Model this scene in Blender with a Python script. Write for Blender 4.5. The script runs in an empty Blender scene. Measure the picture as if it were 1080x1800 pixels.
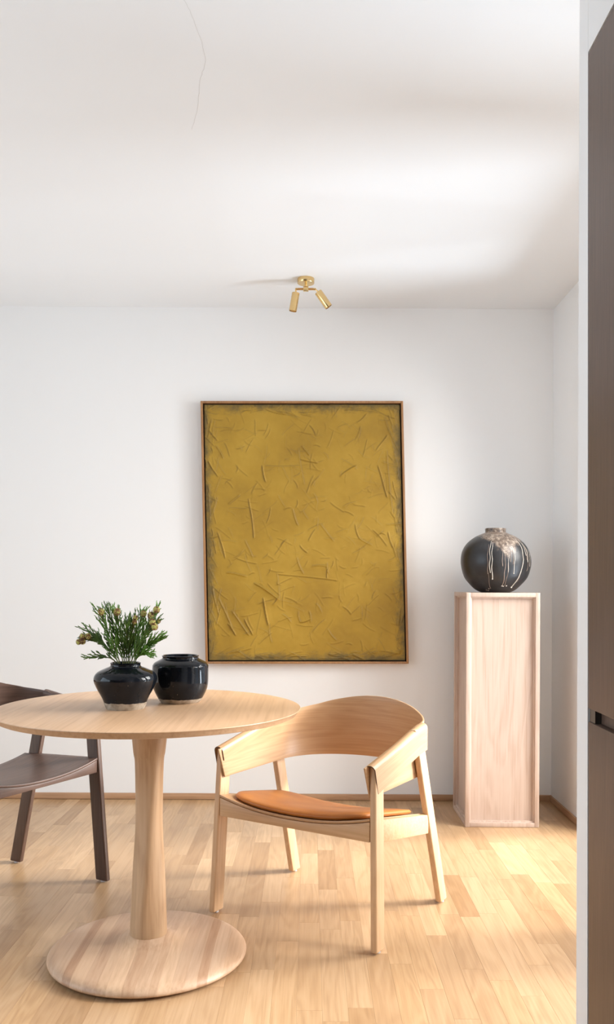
import bpy, bmesh, math, random
from math import sin, cos, pi, radians as R
from mathutils import Vector, Matrix
random.seed(7)
S = bpy.context.scene
COL = S.collection

# ------------------------------------------------------------------ camera
cd = bpy.data.cameras.new('camera'); cam = bpy.data.objects.new('camera', cd); COL.objects.link(cam)
cd.sensor_fit = 'HORIZONTAL'; cd.sensor_width = 36; cd.lens = 1519 / 1080 * 36
cd.shift_x = -5 / 1080; cd.shift_y = 128 / 1080
cd.clip_start = .02
cam.location = (0, 0, 1.095)
cam.rotation_euler = (Matrix.Rotation(R(90), 4, 'X') @ Matrix.Rotation(.0055, 4, 'Z')).to_euler()
S.camera = cam

# ------------------------------------------------------------------ world, lights, exposure
w = bpy.data.worlds.new('world'); S.world = w; w.use_nodes = True
bg = w.node_tree.nodes['Background']
bg.inputs['Color'].default_value = (.80, .90, 1, 1); bg.inputs['Strength'].default_value = 1.0
S.view_settings.view_transform = 'Standard'; S.view_settings.look = 'None'
S.view_settings.gamma = 1; S.view_settings.use_curve_mapping = False
S.view_settings.exposure = 0.22

def light(name, kind, loc, rot, energy, color, **k):
    d = bpy.data.lights.new(name, kind); d.energy = energy; d.color = color
    for a, v in k.items(): setattr(d, a, v)
    o = bpy.data.objects.new(name, d); COL.objects.link(o); o.location = loc; o.rotation_euler = rot
    return o
def aim(loc, target):
    return (Vector(target) - Vector(loc)).to_track_quat('-Z', 'Y').to_euler()
# hazy sun through the glazed doors of the right wall
light('sun', 'SUN', (6, 2, 4), aim((0, 0, 0), (-1, -.07, -.36)), 5.0, (1, .965, .92), angle=R(13))
# open sky in front of the glazed doors of the right wall
light('daylight_right', 'AREA', (2.7, 2.95, 2.25), aim((2.7, 2.95, 2.25), (.2, 3.0, .75)), 270, (1, .985, .955), shape='RECTANGLE', size=2.6, size_y=2.2)
# sunlit terrace outside, throwing light up through the doors onto the ceiling
light('terrace_bounce', 'AREA', (4.6, 2.95, -.3), aim((4.6, 2.95, -.3), (-.7, 3.0, 2.4)), 228, (.78, .89, 1), shape='RECTANGLE', size=1.6, size_y=2.2)
# daylight in the big window on the left
light('daylight_left_window', 'AREA', (-3.12, 1.1, 1.45), (0, R(-90), 0), 42, (.72, .86, 1), shape='RECTANGLE', size=1.9, size_y=2.6)

# ------------------------------------------------------------------ materials
def M(name):
    m = bpy.data.materials.new(name); m.use_nodes = True
    nt = m.node_tree; return m, nt, nt.nodes['Principled BSDF']
def lk(nt, a, b): nt.links.new(a, b)
def nd(nt, t, **k):
    n = nt.nodes.new(t)
    for a, v in k.items():
        if a in n.bl_rna.properties.keys(): setattr(n, a, v)
        else: n.inputs[a.replace('_', ' ')].default_value = v
    return n
def ramp(nt, stops, fac):
    r = nt.nodes.new('ShaderNodeValToRGB'); e = r.color_ramp.elements
    while len(e) < len(stops): e.new(.5)
    for i, (p, c) in enumerate(stops):
        e[i].position = p; e[i].color = (*c, 1) if len(c) == 3 else c
    lk(nt, fac, r.inputs['Fac']); return r
def mixc(nt, fac, a, b, mode='MIX'):
    n = nt.nodes.new('ShaderNodeMix'); n.data_type = 'RGBA'; n.blend_type = mode
    for sock, v in ((n.inputs['Factor'], fac), (n.inputs['A'], a), (n.inputs['B'], b)):
        if hasattr(v, 'is_linked') or isinstance(v, bpy.types.NodeSocket): lk(nt, v, sock)
        else: sock.default_value = v if isinstance(v, (int, float)) else (*v, 1)
    return n.outputs['Result']
def math_(nt, op, a, b=None, c=None):
    n = nt.nodes.new('ShaderNodeMath'); n.operation = op
    for i, v in enumerate((a, b, c)):
        if v is None: continue
        if isinstance(v, bpy.types.NodeSocket): lk(nt, v, n.inputs[i])
        else: n.inputs[i].default_value = v
    return n.outputs[0]

def plain(name, col, rough=.5, metal=0, bump=None, **k):
    m, nt, b = M(name)
    b.inputs['Base Color'].default_value = (*col, 1); b.inputs['Roughness'].default_value = rough
    b.inputs['Metallic'].default_value = metal
    for a, v in k.items(): b.inputs[a].default_value = v
    if bump:
        tc = nd(nt, 'ShaderNodeTexCoord'); n = nd(nt, 'ShaderNodeTexNoise', Scale=bump[0], Detail=4.0)
        lk(nt, tc.outputs['Object'], n.inputs['Vector'])
        bp = nd(nt, 'ShaderNodeBump', Strength=bump[1], Distance=.002)
        lk(nt, n.outputs['Fac'], bp.inputs['Height']); lk(nt, bp.outputs['Normal'], b.inputs['Normal'])
    return m

def wood(name, dark, mid, lite, axis=1, coord='Object', freq=14.0, rough=.42, vary=0.0, tint=0.0, cath=.35, pores=.35, coat=0.0, tones=None, lam=None):
    """oak-like wood: grain runs along `axis`; every object gets its own cut through Object Info Random"""
    m, nt, b = M(name)
    tc = nd(nt, 'ShaderNodeTexCoord'); oi = nd(nt, 'ShaderNodeObjectInfo')
    off = nt.nodes.new('ShaderNodeVectorMath'); off.operation = 'SCALE'; off.inputs[0].default_value = (17.3, 29.1, 11.7)
    lk(nt, oi.outputs['Random'], off.inputs['Scale'])
    add = nt.nodes.new('ShaderNodeVectorMath'); add.operation = 'ADD'
    lk(nt, tc.outputs[coord], add.inputs[0]); lk(nt, off.outputs['Vector'], add.inputs[1])
    def stretched(s_across, s_along):
        mp = nd(nt, 'ShaderNodeMapping'); sc = [s_across] * 3; sc[axis] = s_along
        mp.inputs['Scale'].default_value = sc; lk(nt, add.outputs['Vector'], mp.inputs['Vector']); return mp.outputs['Vector']
    big = nd(nt, 'ShaderNodeTexNoise', Scale=1.0, Detail=3.0, Distortion=.5); lk(nt, stretched(freq * .55, freq * .07), big.inputs['Vector'])
    rings = math_(nt, 'SINE', math_(nt, 'MULTIPLY', big.outputs['Fac'], 62.0))
    rings = math_(nt, 'MULTIPLY_ADD', rings, .5, .5)
    fib = nd(nt, 'ShaderNodeTexNoise', Scale=1.0, Detail=4.0, Roughness=.6); lk(nt, stretched(freq * 16, freq * .5), fib.inputs['Vector'])
    med = nd(nt, 'ShaderNodeTexNoise', Scale=1.0, Detail=2.0); lk(nt, stretched(freq * 9, freq * .16), med.inputs['Vector'])
    f = math_(nt, 'MULTIPLY_ADD', rings, cath * .35, math_(nt, 'MULTIPLY_ADD', fib.outputs['Fac'], pores, math_(nt, 'MULTIPLY', med.outputs['Fac'], .5)))
    f = math_(nt, 'SUBTRACT', f, cath * .17 + pores * .5 - .25)
    r = ramp(nt, [(.22, dark), (.5, mid), (.8, lite)], f)
    col = r.outputs['Color']
    if lam:  # glued-up staves: width, strength
        sx = nd(nt, 'ShaderNodeSeparateXYZ'); lk(nt, tc.outputs['Object'], sx.inputs[0])
        wn = nt.nodes.new('ShaderNodeTexWhiteNoise'); wn.noise_dimensions = '1D'
        lk(nt, math_(nt, 'FLOOR', math_(nt, 'DIVIDE', math_(nt, 'ADD', sx.outputs[0], .513), lam[0])), wn.inputs['W'])
        k = math_(nt, 'MULTIPLY_ADD', wn.outputs['Value'], lam[1], 1-lam[1]*.6)
        cb = nt.nodes.new('ShaderNodeCombineXYZ')
        for q in range(3): lk(nt, k, cb.inputs[q])
        col = mixc(nt, 1.0, col, cb.outputs[0], 'MULTIPLY')
    if tones:
        tr = ramp(nt, tones, oi.outputs['Random']); tr.color_ramp.interpolation = 'LINEAR'
        col = mixc(nt, 1.0, col, tr.outputs['Color'], 'MULTIPLY')
    lk(nt, col, b.inputs['Base Color'])
    b.inputs['Roughness'].default_value = rough
    b.inputs['Coat Weight'].default_value = coat; b.inputs['Coat Roughness'].default_value = .25
    bp = nd(nt, 'ShaderNodeBump', Strength=.12, Distance=.001); lk(nt, fib.outputs['Fac'], bp.inputs['Height'])
    lk(nt, bp.outputs['Normal'], b.inputs['Normal'])
    return m

TONES = [(0, (.74, .67, .58)), (.15, (.88, .84, .79)), (.5, (1, 1, 1)), (.75, (.97, .93, .86)), (.9, (1.16, 1.18, 1.20)), (1, (.84, .78, .70))]
m_wall = plain('white_wall_paint', (.865, .862, .855), .85, bump=(220, .04))
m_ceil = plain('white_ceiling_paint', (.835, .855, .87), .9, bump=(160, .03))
m_floor = wood('oak_parquet', (0.419, 0.259, 0.136), (0.513, 0.330, 0.182), (0.582, 0.394, 0.230), axis=1, freq=15, rough=.34, cath=.6, pores=.4, coat=.15, tones=TONES)
m_base = wood('oak_baseboard', (0.357, 0.192, 0.096), (0.468, 0.272, 0.152), (0.544, 0.336, 0.200), axis=0, freq=14, rough=.45)
m_oak = wood('pale_oak_vertical', (0.522, 0.325, 0.177), (0.630, 0.408, 0.232), (0.720, 0.501, 0.302), axis=2, freq=16, rough=.45)
m_oak_x = wood('pale_oak_horizontal', (0.495, 0.301, 0.155), (0.612, 0.392, 0.214), (0.702, 0.484, 0.288), axis=0, freq=16, rough=.45)
m_oak_y = wood('pale_oak_lengthwise', (0.504, 0.317, 0.170), (0.621, 0.401, 0.221), (0.711, 0.492, 0.295), axis=1, freq=16, rough=.45)
m_oak_uv = wood('oak_veneer', (0.405, 0.230, 0.112), (0.500, 0.302, 0.157), (0.567, 0.368, 0.206), axis=0, coord='UV', freq=16, rough=.42)
m_plinth = wood('whitened_oak_vertical', (0.460, 0.323, 0.246), (0.554, 0.418, 0.337), (0.604, 0.474, 0.393), axis=2, freq=13, rough=.5, cath=.6, pores=.5)
m_top = wood('table_oak', (0.450, 0.265, 0.146), (0.576, 0.365, 0.215), (0.657, 0.438, 0.276), axis=1, freq=10, rough=.42, cath=.25, lam=(.074, .07))
m_trunk = wood('table_leg_oak', (0.450, 0.265, 0.142), (0.594, 0.384, 0.221), (0.666, 0.452, 0.277), axis=2, freq=12, rough=.45, cath=.5, lam=(.023, .30))
STV = [(0, (.74, .62, .54)), (.2, (1.02, 1.0, .98)), (.4, (.86, .77, .70)), (.6, (1.12, 1.08, 1.0)), (.8, (.98, .95, .93)), (1, (.80, .72, .67))]
m_stave = wood('table_base_oak', (0.475, 0.313, 0.198), (0.608, 0.432, 0.297), (0.694, 0.524, 0.378), axis=1, freq=12, rough=.45, cath=.4, tones=STV)
m_dark = wood('brown_stained_oak', (0.054, 0.029, 0.021), (0.086, 0.048, 0.034), (0.122, 0.072, 0.053), axis=2, freq=18, rough=.42)
m_dark_x = wood('brown_stained_oak_horizontal', (0.063, 0.035, 0.026), (0.104, 0.060, 0.045), (0.144, 0.088, 0.067), axis=0, freq=18, rough=.40)
m_dark_uv = wood('brown_stained_veneer', (.060, .034, .025), (.10, .058, .043), (.145, .088, .067), axis=0, coord='UV', freq=18, rough=.40)
m_cab = wood('brown_cabinet_laminate', (0.066, 0.036, 0.024), (0.097, 0.057, 0.039), (0.131, 0.082, 0.059), axis=2, freq=26, rough=.5, cath=.1, pores=.7)
m_frame = wood('picture_frame_oak', (0.255, 0.117, 0.042), (0.374, 0.187, 0.077), (0.468, 0.257, 0.119), axis=2, freq=16, rough=.4)
m_metal = plain('grey_metal_channel', (.09, .09, .085), .35, .8)
m_brass = plain('brushed_brass', (.74, .53, .25), .22, 1.0)
m_black = plain('matt_black', (.01, .01, .01), .8)
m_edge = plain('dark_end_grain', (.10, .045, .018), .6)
m_glide = plain('grey_plastic_glide', (.62, .62, .64), .5)
m_white = plain('white_window_paint', (.85, .85, .85), .5)
m_bulb = plain('frosted_lamp_glass', (.85, .82, .76), .3)
m_stem = plain('green_brown_stem', (.12, .13, .035), .6)
m_crack = plain('hairline_shadow', (.62, .62, .61), .9)

def leather():
    m, nt, b = M('cognac_leather')
    tc = nd(nt, 'ShaderNodeTexCoord')
    n = nd(nt, 'ShaderNodeTexNoise', Scale=9.0, Detail=3.0); lk(nt, tc.outputs['Object'], n.inputs['Vector'])
    r = ramp(nt, [(.3, (.44, .145, .024)), (.7, (.56, .21, .042))], n.outputs['Fac'])
    lk(nt, r.outputs['Color'], b.inputs['Base Color']); b.inputs['Roughness'].default_value = .42
    v = nd(nt, 'ShaderNodeTexVoronoi', Scale=420.0); lk(nt, tc.outputs['Object'], v.inputs['Vector'])
    bp = nd(nt, 'ShaderNodeBump', Strength=.10, Distance=.0008); lk(nt, v.outputs['Distance'], bp.inputs['Height'])
    lk(nt, bp.outputs['Normal'], b.inputs['Normal']); return m
m_leather = leather()

def paint_mat():
    m, nt, b = M('mustard_impasto')
    tc = nd(nt, 'ShaderNodeTexCoord'); sp = nd(nt, 'ShaderNodeSeparateXYZ'); lk(nt, tc.outputs['UV'], sp.inputs[0])
    n1 = nd(nt, 'ShaderNodeTexNoise', Scale=3.2, Detail=5.0, Roughness=.6); lk(nt, tc.outputs['Object'], n1.inputs['Vector'])
    c = ramp(nt, [(.30, (.29, .165, .012)), (.5, (.38, .225, .018)), (.72, (.46, .285, .032))], n1.outputs['Fac']).outputs['Color']
    # pigment thins to dirty green towards the rim of the canvas
    du = math_(nt, 'MINIMUM', sp.outputs[0], math_(nt, 'SUBTRACT', 1.0, sp.outputs[0]))
    dv = math_(nt, 'MULTIPLY', math_(nt, 'MINIMUM', sp.outputs[1], math_(nt, 'SUBTRACT', 1.0, sp.outputs[1])), 1.3)
    d = math_(nt, 'MINIMUM', du, dv)
    n2 = nd(nt, 'ShaderNodeTexNoise', Scale=14.0, Detail=6.0, Roughness=.7); lk(nt, tc.outputs['Object'], n2.inputs['Vector'])
    dd = math_(nt, 'ADD', d, math_(nt, 'MULTIPLY', math_(nt, 'SUBTRACT', n2.outputs['Fac'], .5), .13))
    f = ramp(nt, [(0.0, (1, 1, 1)), (.012, (.7, .7, .7)), (.042, (0, 0, 0))], dd).outputs['Color']
    c = mixc(nt, f, c, (.145, .10, .026))
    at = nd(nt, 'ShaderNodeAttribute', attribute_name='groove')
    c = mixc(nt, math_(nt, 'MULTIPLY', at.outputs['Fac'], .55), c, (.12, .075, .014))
    lk(nt, c, b.inputs['Base Color']); b.inputs['Roughness'].default_value = .62
    n3 = nd(nt, 'ShaderNodeTexNoise', Scale=300.0, Detail=2.0); lk(nt, tc.outputs['Object'], n3.inputs['Vector'])
    bp = nd(nt, 'ShaderNodeBump', Strength=.25, Distance=.0012); lk(nt, n3.outputs['Fac'], bp.inputs['Height'])
    lk(nt, bp.outputs['Normal'], b.inputs['Normal']); return m
m_paint = paint_mat()

def glaze_mat(name, line):
    """black glaze above a ragged line, bare clay foot below"""
    m, nt, b = M(name)
    tc = nd(nt, 'ShaderNodeTexCoord'); sp = nd(nt, 'ShaderNodeSeparateXYZ'); lk(nt, tc.outputs['Object'], sp.inputs[0])
    n = nd(nt, 'ShaderNodeTexNoise', Scale=34.0, Detail=4.0, Roughness=.65); lk(nt, tc.outputs['Object'], n.inputs['Vector'])
    z = math_(nt, 'ADD', sp.outputs[2], math_(nt, 'MULTIPLY', math_(nt, 'SUBTRACT', n.outputs['Fac'], .5), .009))
    f = math_(nt, 'GREATER_THAN', z, line)
    n2 = nd(nt, 'ShaderNodeTexNoise', Scale=60.0, Detail=5.0); lk(nt, tc.outputs['Object'], n2.inputs['Vector'])
    clay = ramp(nt, [(.3, (.27, .21, .15)), (.65, (.50, .42, .33))], n2.outputs['Fac']).outputs['Color']
    n4 = nd(nt, 'ShaderNodeTexNoise', Scale=7.0, Detail=5.0); lk(nt, tc.outputs['Object'], n4.inputs['Vector'])
    gl = ramp(nt, [(.4, (.004, .005, .007)), (.75, (.012, .016, .024))], n4.outputs['Fac']).outputs['Color']
    spk = nd(nt, 'ShaderNodeTexNoise', Scale=150.0, Detail=2.0); lk(nt, tc.outputs['Object'], spk.inputs['Vector'])
    gl = mixc(nt, math_(nt, 'GREATER_THAN', spk.outputs['Fac'], .76), gl, (.20, .17, .13))
    lk(nt, mixc(nt, f, clay, gl), b.inputs['Base Color'])
    lk(nt, math_(nt, 'MULTIPLY_ADD', f, -.75, .82), b.inputs['Roughness']); b.inputs['Specular IOR Level'].default_value = .3
    mp = nd(nt, 'ShaderNodeMapping'); mp.inputs['Scale'].default_value = (8, 8, 90); lk(nt, tc.outputs['Object'], mp.inputs['Vector'])
    n3 = nd(nt, 'ShaderNodeTexNoise', Scale=1.0, Detail=2.0); lk(nt, mp.outputs['Vector'], n3.inputs['Vector'])
    bp = nd(nt, 'ShaderNodeBump', Strength=.35, Distance=.0015); lk(nt, n3.outputs['Fac'], bp.inputs['Height'])
    lk(nt, bp.outputs['Normal'], b.inputs['Normal']); return m

def vase_mat():
    m, nt, b = M('charcoal_stoneware')
    tc = nd(nt, 'ShaderNodeTexCoord'); sp = nd(nt, 'ShaderNodeSeparateXYZ'); lk(nt, tc.outputs['Object'], sp.inputs[0])
    n = nd(nt, 'ShaderNodeTexNoise', Scale=9.0, Detail=6.0, Roughness=.6); lk(nt, tc.outputs['Object'], n.inputs['Vector'])
    base = ramp(nt, [(.35, (.010, .009, .009)), (.55, (.020, .020, .022)), (.75, (.038, .038, .043))], n.outputs['Fac']).outputs['Color']
    # poured glaze: brown-beige apron on the shoulder, longest at the front
    mp = nd(nt, 'ShaderNodeMapping'); mp.inputs['Scale'].default_value = (26, 26, 5); lk(nt, tc.outputs['Object'], mp.inputs['Vector'])
    n2 = nd(nt, 'ShaderNodeTexNoise', Scale=1.0, Detail=5.0, Roughness=.7); lk(nt, mp.outputs['Vector'], n2.inputs['Vector'])
    dx = math_(nt, 'ABSOLUTE', math_(nt, 'SUBTRACT', sp.outputs[0], .022))
    lim = math_(nt, 'MULTIPLY_ADD', dx, 1.0, .152)
    h = math_(nt, 'SUBTRACT', sp.outputs[2], lim)
    h = math_(nt, 'ADD', h, math_(nt, 'MULTIPLY', math_(nt, 'SUBTRACT', n2.outputs['Fac'], .5), .13))
    f = ramp(nt, [(.0, (0, 0, 0)), (.022, (.9, .9, .9))], h).outputs['Color']
    front = math_(nt, 'LESS_THAN', sp.outputs[1], .03)
    n3 = nd(nt, 'ShaderNodeTexNoise', Scale=70.0, Detail=4.0, Roughness=.7); lk(nt, tc.outputs['Object'], n3.inputs['Vector'])
    gz = ramp(nt, [(.36, (.075, .052, .040)), (.52, (.21, .155, .12)), (.68, (.50, .42, .34))], n3.outputs['Fac']).outputs['Color']
    lk(nt, mixc(nt, math_(nt, 'MULTIPLY', f, front), base, gz), b.inputs['Base Color'])
    b.inputs['Roughness'].default_value = .36
    bp = nd(nt, 'ShaderNodeBump', Strength=.3, Distance=.002); lk(nt, n3.outputs['Fac'], bp.inputs['Height'])
    lk(nt, bp.outputs['Normal'], b.inputs['Normal']); return m
m_vase = vase_mat()
m_drip = plain('cream_glaze_drip', (.66, .60, .52), .3)
m_drip_b = plain('brown_glaze_drip', (.26, .19, .15), .35)

def leaf_mat(name, a, c):
    m, nt, b = M(name)
    tc = nd(nt, 'ShaderNodeTexCoord'); n = nd(nt, 'ShaderNodeTexNoise', Scale=30.0, Detail=2.0); lk(nt, tc.outputs['Object'], n.inputs['Vector'])
    lk(nt, ramp(nt, [(.35, a), (.65, c)], n.outputs['Fac']).outputs['Color'], b.inputs['Base Color']); b.inputs['Roughness'].default_value = .5
    return m
m_leaf = leaf_mat('deep_green_needles', (.045, .095, .014), (.095, .19, .026))
m_leaf2 = leaf_mat('fresh_green_needles', (.07, .165, .018), (.15, .31, .04))
def cone_mat():
    m, nt, b = M('green_and_rust_seed_cone')
    tc = nd(nt, 'ShaderNodeTexCoord'); v = nd(nt, 'ShaderNodeTexNoise', Scale=160.0, Detail=1.0); lk(nt, tc.outputs['Object'], v.inputs['Vector'])
    c = ramp(nt, [(.38, (.12, .05, .02)), (.48, (.34, .19, .07)), (.56, (.50, .50, .14))], v.outputs['Fac']).outputs['Color']
    lk(nt, c, b.inputs['Base Color']); b.inputs['Roughness'].default_value = .6; return m
m_cone = cone_mat()

# ------------------------------------------------------------------ mesh helpers
def make(name, bm, mat, parent=None, smooth=35, loc=None, recalc=True):
    if recalc: bmesh.ops.recalc_face_normals(bm, faces=bm.faces)
    me = bpy.data.meshes.new(name); bm.to_mesh(me); bm.free()
    if smooth:
        for p in me.polygons: p.use_smooth = True
        me.set_sharp_from_angle(angle=R(smooth))
    mats = mat if isinstance(mat, (list, tuple)) else [mat]
    for mm in mats: me.materials.append(mm)
    o = bpy.data.objects.new(name, me); COL.objects.link(o)
    if parent: o.parent = parent
    if loc: o.location = loc
    return o
def box(bm, x0, x1, y0, y1, z0, z1, M4=None):
    vs = [bm.verts.new(p) for p in ((x0,y0,z0),(x1,y0,z0),(x1,y1,z0),(x0,y1,z0),(x0,y0,z1),(x1,y0,z1),(x1,y1,z1),(x0,y1,z1))]
    if M4:
        for v in vs: v.co = M4 @ v.co
    for f in ((0,3,2,1),(4,5,6,7),(0,1,5,4),(1,2,6,5),(2,3,7,6),(3,0,4,7)): bm.faces.new([vs[i] for i in f])
    return vs
def hexa(bm, pts):
    vs = [bm.verts.new(p) for p in pts]
    for f in ((0,3,2,1),(4,5,6,7),(0,1,5,4),(1,2,6,5),(2,3,7,6),(3,0,4,7)): bm.faces.new([vs[i] for i in f])
def bevel(bm, wd, seg=2, ang=40):
    bmesh.ops.recalc_face_normals(bm, faces=bm.faces)
    es = [e for e in bm.edges if len(e.link_faces) == 2 and e.calc_face_angle(0) > R(ang)]
    bmesh.ops.bevel(bm, geom=es, offset=wd, segments=seg, profile=.5, affect='EDGES', clamp_overlap=True)
    return bm
def lathe(bm, prof, n=64, cx=0, cy=0, fn=None):
    rings = []
    for r, z in prof:
        if r < 1e-6: rings.append([bm.verts.new((cx, cy, z))]); continue
        ring = []
        for k in range(n):
            a = 2 * pi * k / n
            p = fn(r, z, a) if fn else (r * cos(a), r * sin(a), z)
            ring.append(bm.verts.new((cx + p[0], cy + p[1], p[2])))
        rings.append(ring)
    for A, B in zip(rings, rings[1:]):
        for k in range(n):
            k2 = (k + 1) % n
            if len(A) == 1 and len(B) == 1: break
            if len(A) == 1: bm.faces.new((A[0], B[k], B[k2]))
            elif len(B) == 1: bm.faces.new((A[k], B[0], A[k2]))
            else: bm.faces.new((A[k], B[k], B[k2], A[k2]))
def spline(pts, n=6):
    out = []
    for i in range(len(pts) - 1):
        p0 = pts[max(i-1, 0)]; p1 = pts[i]; p2 = pts[i+1]; p3 = pts[min(i+2, len(pts)-1)]
        for k in range(n):
            t = k / n
            out.append(tuple(.5*((2*b)+(-a+c)*t+(2*a-5*b+4*c-d)*t*t+(-a+3*b-3*c+d)*t**3) for a,b,c,d in zip(p0,p1,p2,p3)))
    out.append(tuple(pts[-1])); return out
def tube(bm, pts, rad, n=8, cap=True):
    pts = [Vector(p) for p in pts]; rads = rad if isinstance(rad, list) else [rad]*len(pts)
    prev = None; up = Vector((0,0,1))
    for i, p in enumerate(pts):
        t = (pts[min(i+1, len(pts)-1)] - pts[max(i-1, 0)]).normalized()
        if i == 0:
            u = t.cross(up) if abs(t.z) < .95 else t.cross(Vector((1,0,0)))
            u.normalize()
        else: u = (u - t * u.dot(t)).normalized()
        v = t.cross(u)
        ring = [bm.verts.new(p + (u*cos(2*pi*k/n) + v*sin(2*pi*k/n))*rads[i]) for k in range(n)]
        if prev:
            for k in range(n): bm.faces.new((prev[k], prev[(k+1)%n], ring[(k+1)%n], ring[k]))
        elif cap: bm.faces.new(ring[::-1])
        prev = ring
    if cap: bm.faces.new(prev)
def lerp(pts, x):
    if x <= pts[0][0]: return pts[0][1]
    for (a, b), (c, d) in zip(pts, pts[1:]):
        if x <= c: return b + (d-b)*(x-a)/(c-a)
    return pts[-1][1]
def grid_solid(bm, top, bot, uvs=None):
    """closed solid between two grids of points (rows x cols)"""
    n, m = len(top), len(top[0])
    A = [[bm.verts.new(p) for p in r] for r in top]; B = [[bm.verts.new(p) for p in r] for r in bot]
    uv = bm.loops.layers.uv.new('UVMap') if uvs else None
    def face(vs, ids):
        f = bm.faces.new(vs)
        if uv:
            for l, (i, j) in zip(f.loops, ids): l[uv].uv = uvs[i][j]
    for i in range(n-1):
        for j in range(m-1):
            q = [(i,j),(i+1,j),(i+1,j+1),(i,j+1)]
            face([A[a][b] for a,b in q], q); q = q[::-1]; face([B[a][b] for a,b in q], q)
    rim = [(i,0) for i in range(n)] + [(n-1,j) for j in range(1,m)] + [(i,m-1) for i in range(n-2,-1,-1)] + [(0,j) for j in range(m-2,0,-1)]
    for k in range(len(rim)):
        a = rim[k]; b = rim[(k+1) % len(rim)]
        face([A[a[0]][a[1]], B[a[0]][a[1]], B[b[0]][b[1]], A[b[0]][b[1]]], [a, a, b, b])
def empty(name, loc, rz=0, label=None, cat=None, group=None):
    o = bpy.data.objects.new(name, None); COL.objects.link(o); o.location = loc; o.rotation_euler = (0, 0, rz); o.empty_display_size = .05
    if label: o['label'] = label
    if cat: o['category'] = cat
    if group: o['group'] = group
    return o
def struct(name, bm, mat, **k):
    o = make(name, bm, mat, **k); o['kind'] = 'structure'; return o

# ------------------------------------------------------------------ room shell
YB, XR, XL, YF, HC = 4.40, 1.235, -3.0, -2.0, 2.505
T = .15
bm = bmesh.new(); box(bm, XL-T, XR+T, YB, YB+T, -.1, HC); struct('wall_back', bm, m_wall, smooth=0)
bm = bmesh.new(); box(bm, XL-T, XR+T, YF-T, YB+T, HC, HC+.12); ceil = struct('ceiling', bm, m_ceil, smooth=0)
def wall_with_holes(name, fixed, a0, a1, z0, z1, holes, axis, outward):
    """wall plane at `fixed`, running along the other axis, with rectangular openings"""
    bm = bmesh.new(); f0, f1 = sorted((fixed, fixed + outward*T))
    def b(p, q, zz0, zz1):
        if q-p < 1e-4 or zz1-zz0 < 1e-4: return
        if axis == 'x': box(bm, f0, f1, p, q, zz0, zz1)
        else: box(bm, p, q, f0, f1, zz0, zz1)
    cur = a0
    for (h0, h1, hz0, hz1) in holes:
        b(cur, h0, z0, z1); b(h0, h1, z0, hz0); b(h0, h1, hz1, z1); cur = h1
    b(cur, a1, z0, z1)
    return struct(name, bm, m_wall, smooth=0)
RH = [(2.00, 2.50, .03, 2.14), (2.74, 3.84, .03, 2.14)]
wall_with_holes('wall_right', XR, YF, YB, -.1, HC, RH, 'x', 1)
wall_with_holes('wall_left', XL, YF, YB, -.1, HC, [(-.2, 2.4, .45, 2.35)], 'x', -1)
# behind the camera the unseen wall takes the tall cabinets' brown to cut fill light
bm = bmesh.new(); box(bm, XL-T, XR+T, YF-T, YF, -.1, HC); struct('wall_front', bm, m_cab, smooth=0)
def window(name, axis, fixed, a0, a1, z0, z1, cols, rows):
    bm = bmesh.new(); fw = .045
    def b(p, q, zz0, zz1, d=.05):
        if axis == 'x': box(bm, fixed-d/2, fixed+d/2, p, q, zz0, zz1)
        else: box(bm, p, q, fixed-d/2, fixed+d/2, zz0, zz1)
    b(a0, a0+fw, z0, z1); b(a1-fw, a1, z0, z1); b(a0+fw, a1-fw, z0, z0+fw*1.6); b(a0+fw, a1-fw, z1-fw, z1)
    for i in range(1, cols): c = a0+(a1-a0)*i/cols; b(c-.02, c+.02, z0+fw*1.6, z1-fw, .04)
    for i in range(1, rows): c = z0+(z1-z0)*i/rows; b(a0+fw, a1-fw, c-.014, c+.014, .032)
    o = struct(name, bm, m_white, smooth=0); return o
window('window_1', 'x', XR+.09, 2.00, 2.50, .03, 2.14, 1, 2)
window('window_2', 'x', XR+.09, 2.74, 3.84, .03, 2.14, 2, 2)
window('window_3', 'x', XL-.09, -.2, 2.4, .45, 2.35, 3, 1)
# partition holding the tall cabinets: end strip and bulkhead
PX = .600
bm = bmesh.new()
hexa(bm, [(PX,1.849,0),(XR,1.849,0),(XR,1.928,0),(PX,1.928,0),(PX,1.886,HC),(XR,1.886,HC),(XR,1.944,HC),(PX,1.944,HC)])
struct('wall_partition', bm, m_wall, smooth=0)
bm = bmesh.new(); box(bm, PX, XR, YF, 1.2405, 0, 2.2575); struct('wall_kitchen', bm, m_wall, smooth=0)
bm = bmesh.new(); hexa(bm, [(PX,-1.95,2.258),(XR,-1.95,2.258),(XR,1.8815,2.258),(PX,1.8815,2.258),(PX,-1.95,HC),(XR,-1.95,HC),(XR,1.8855,HC),(PX,1.8855,HC)])
struct('wall_bulkhead', bm, m_wall, smooth=0)
# baseboards
def board(name, x0, x1, y0, y1):
    bm = bmesh.new(); box(bm, x0, x1, y0, y1, 0.0015, .032); bevel(bm, .002, 2); return bm
struct('baseboard_back', board('b', XL, XR, YB-.011, YB-.0005), m_base)
m_base_y = wood('oak_baseboard_lengthwise', (0.357, 0.192, 0.096), (0.468, 0.272, 0.152), (0.544, 0.336, 0.200), axis=1, freq=14, rough=.45)
struct('baseboard_right', board('b', XR-.011, XR-.0005, 3.845, YB-.0115), m_base_y)
struct('baseboard_left', board('b', XL+.0005, XL+.011, YF, YB-.0115), m_base_y)
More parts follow.
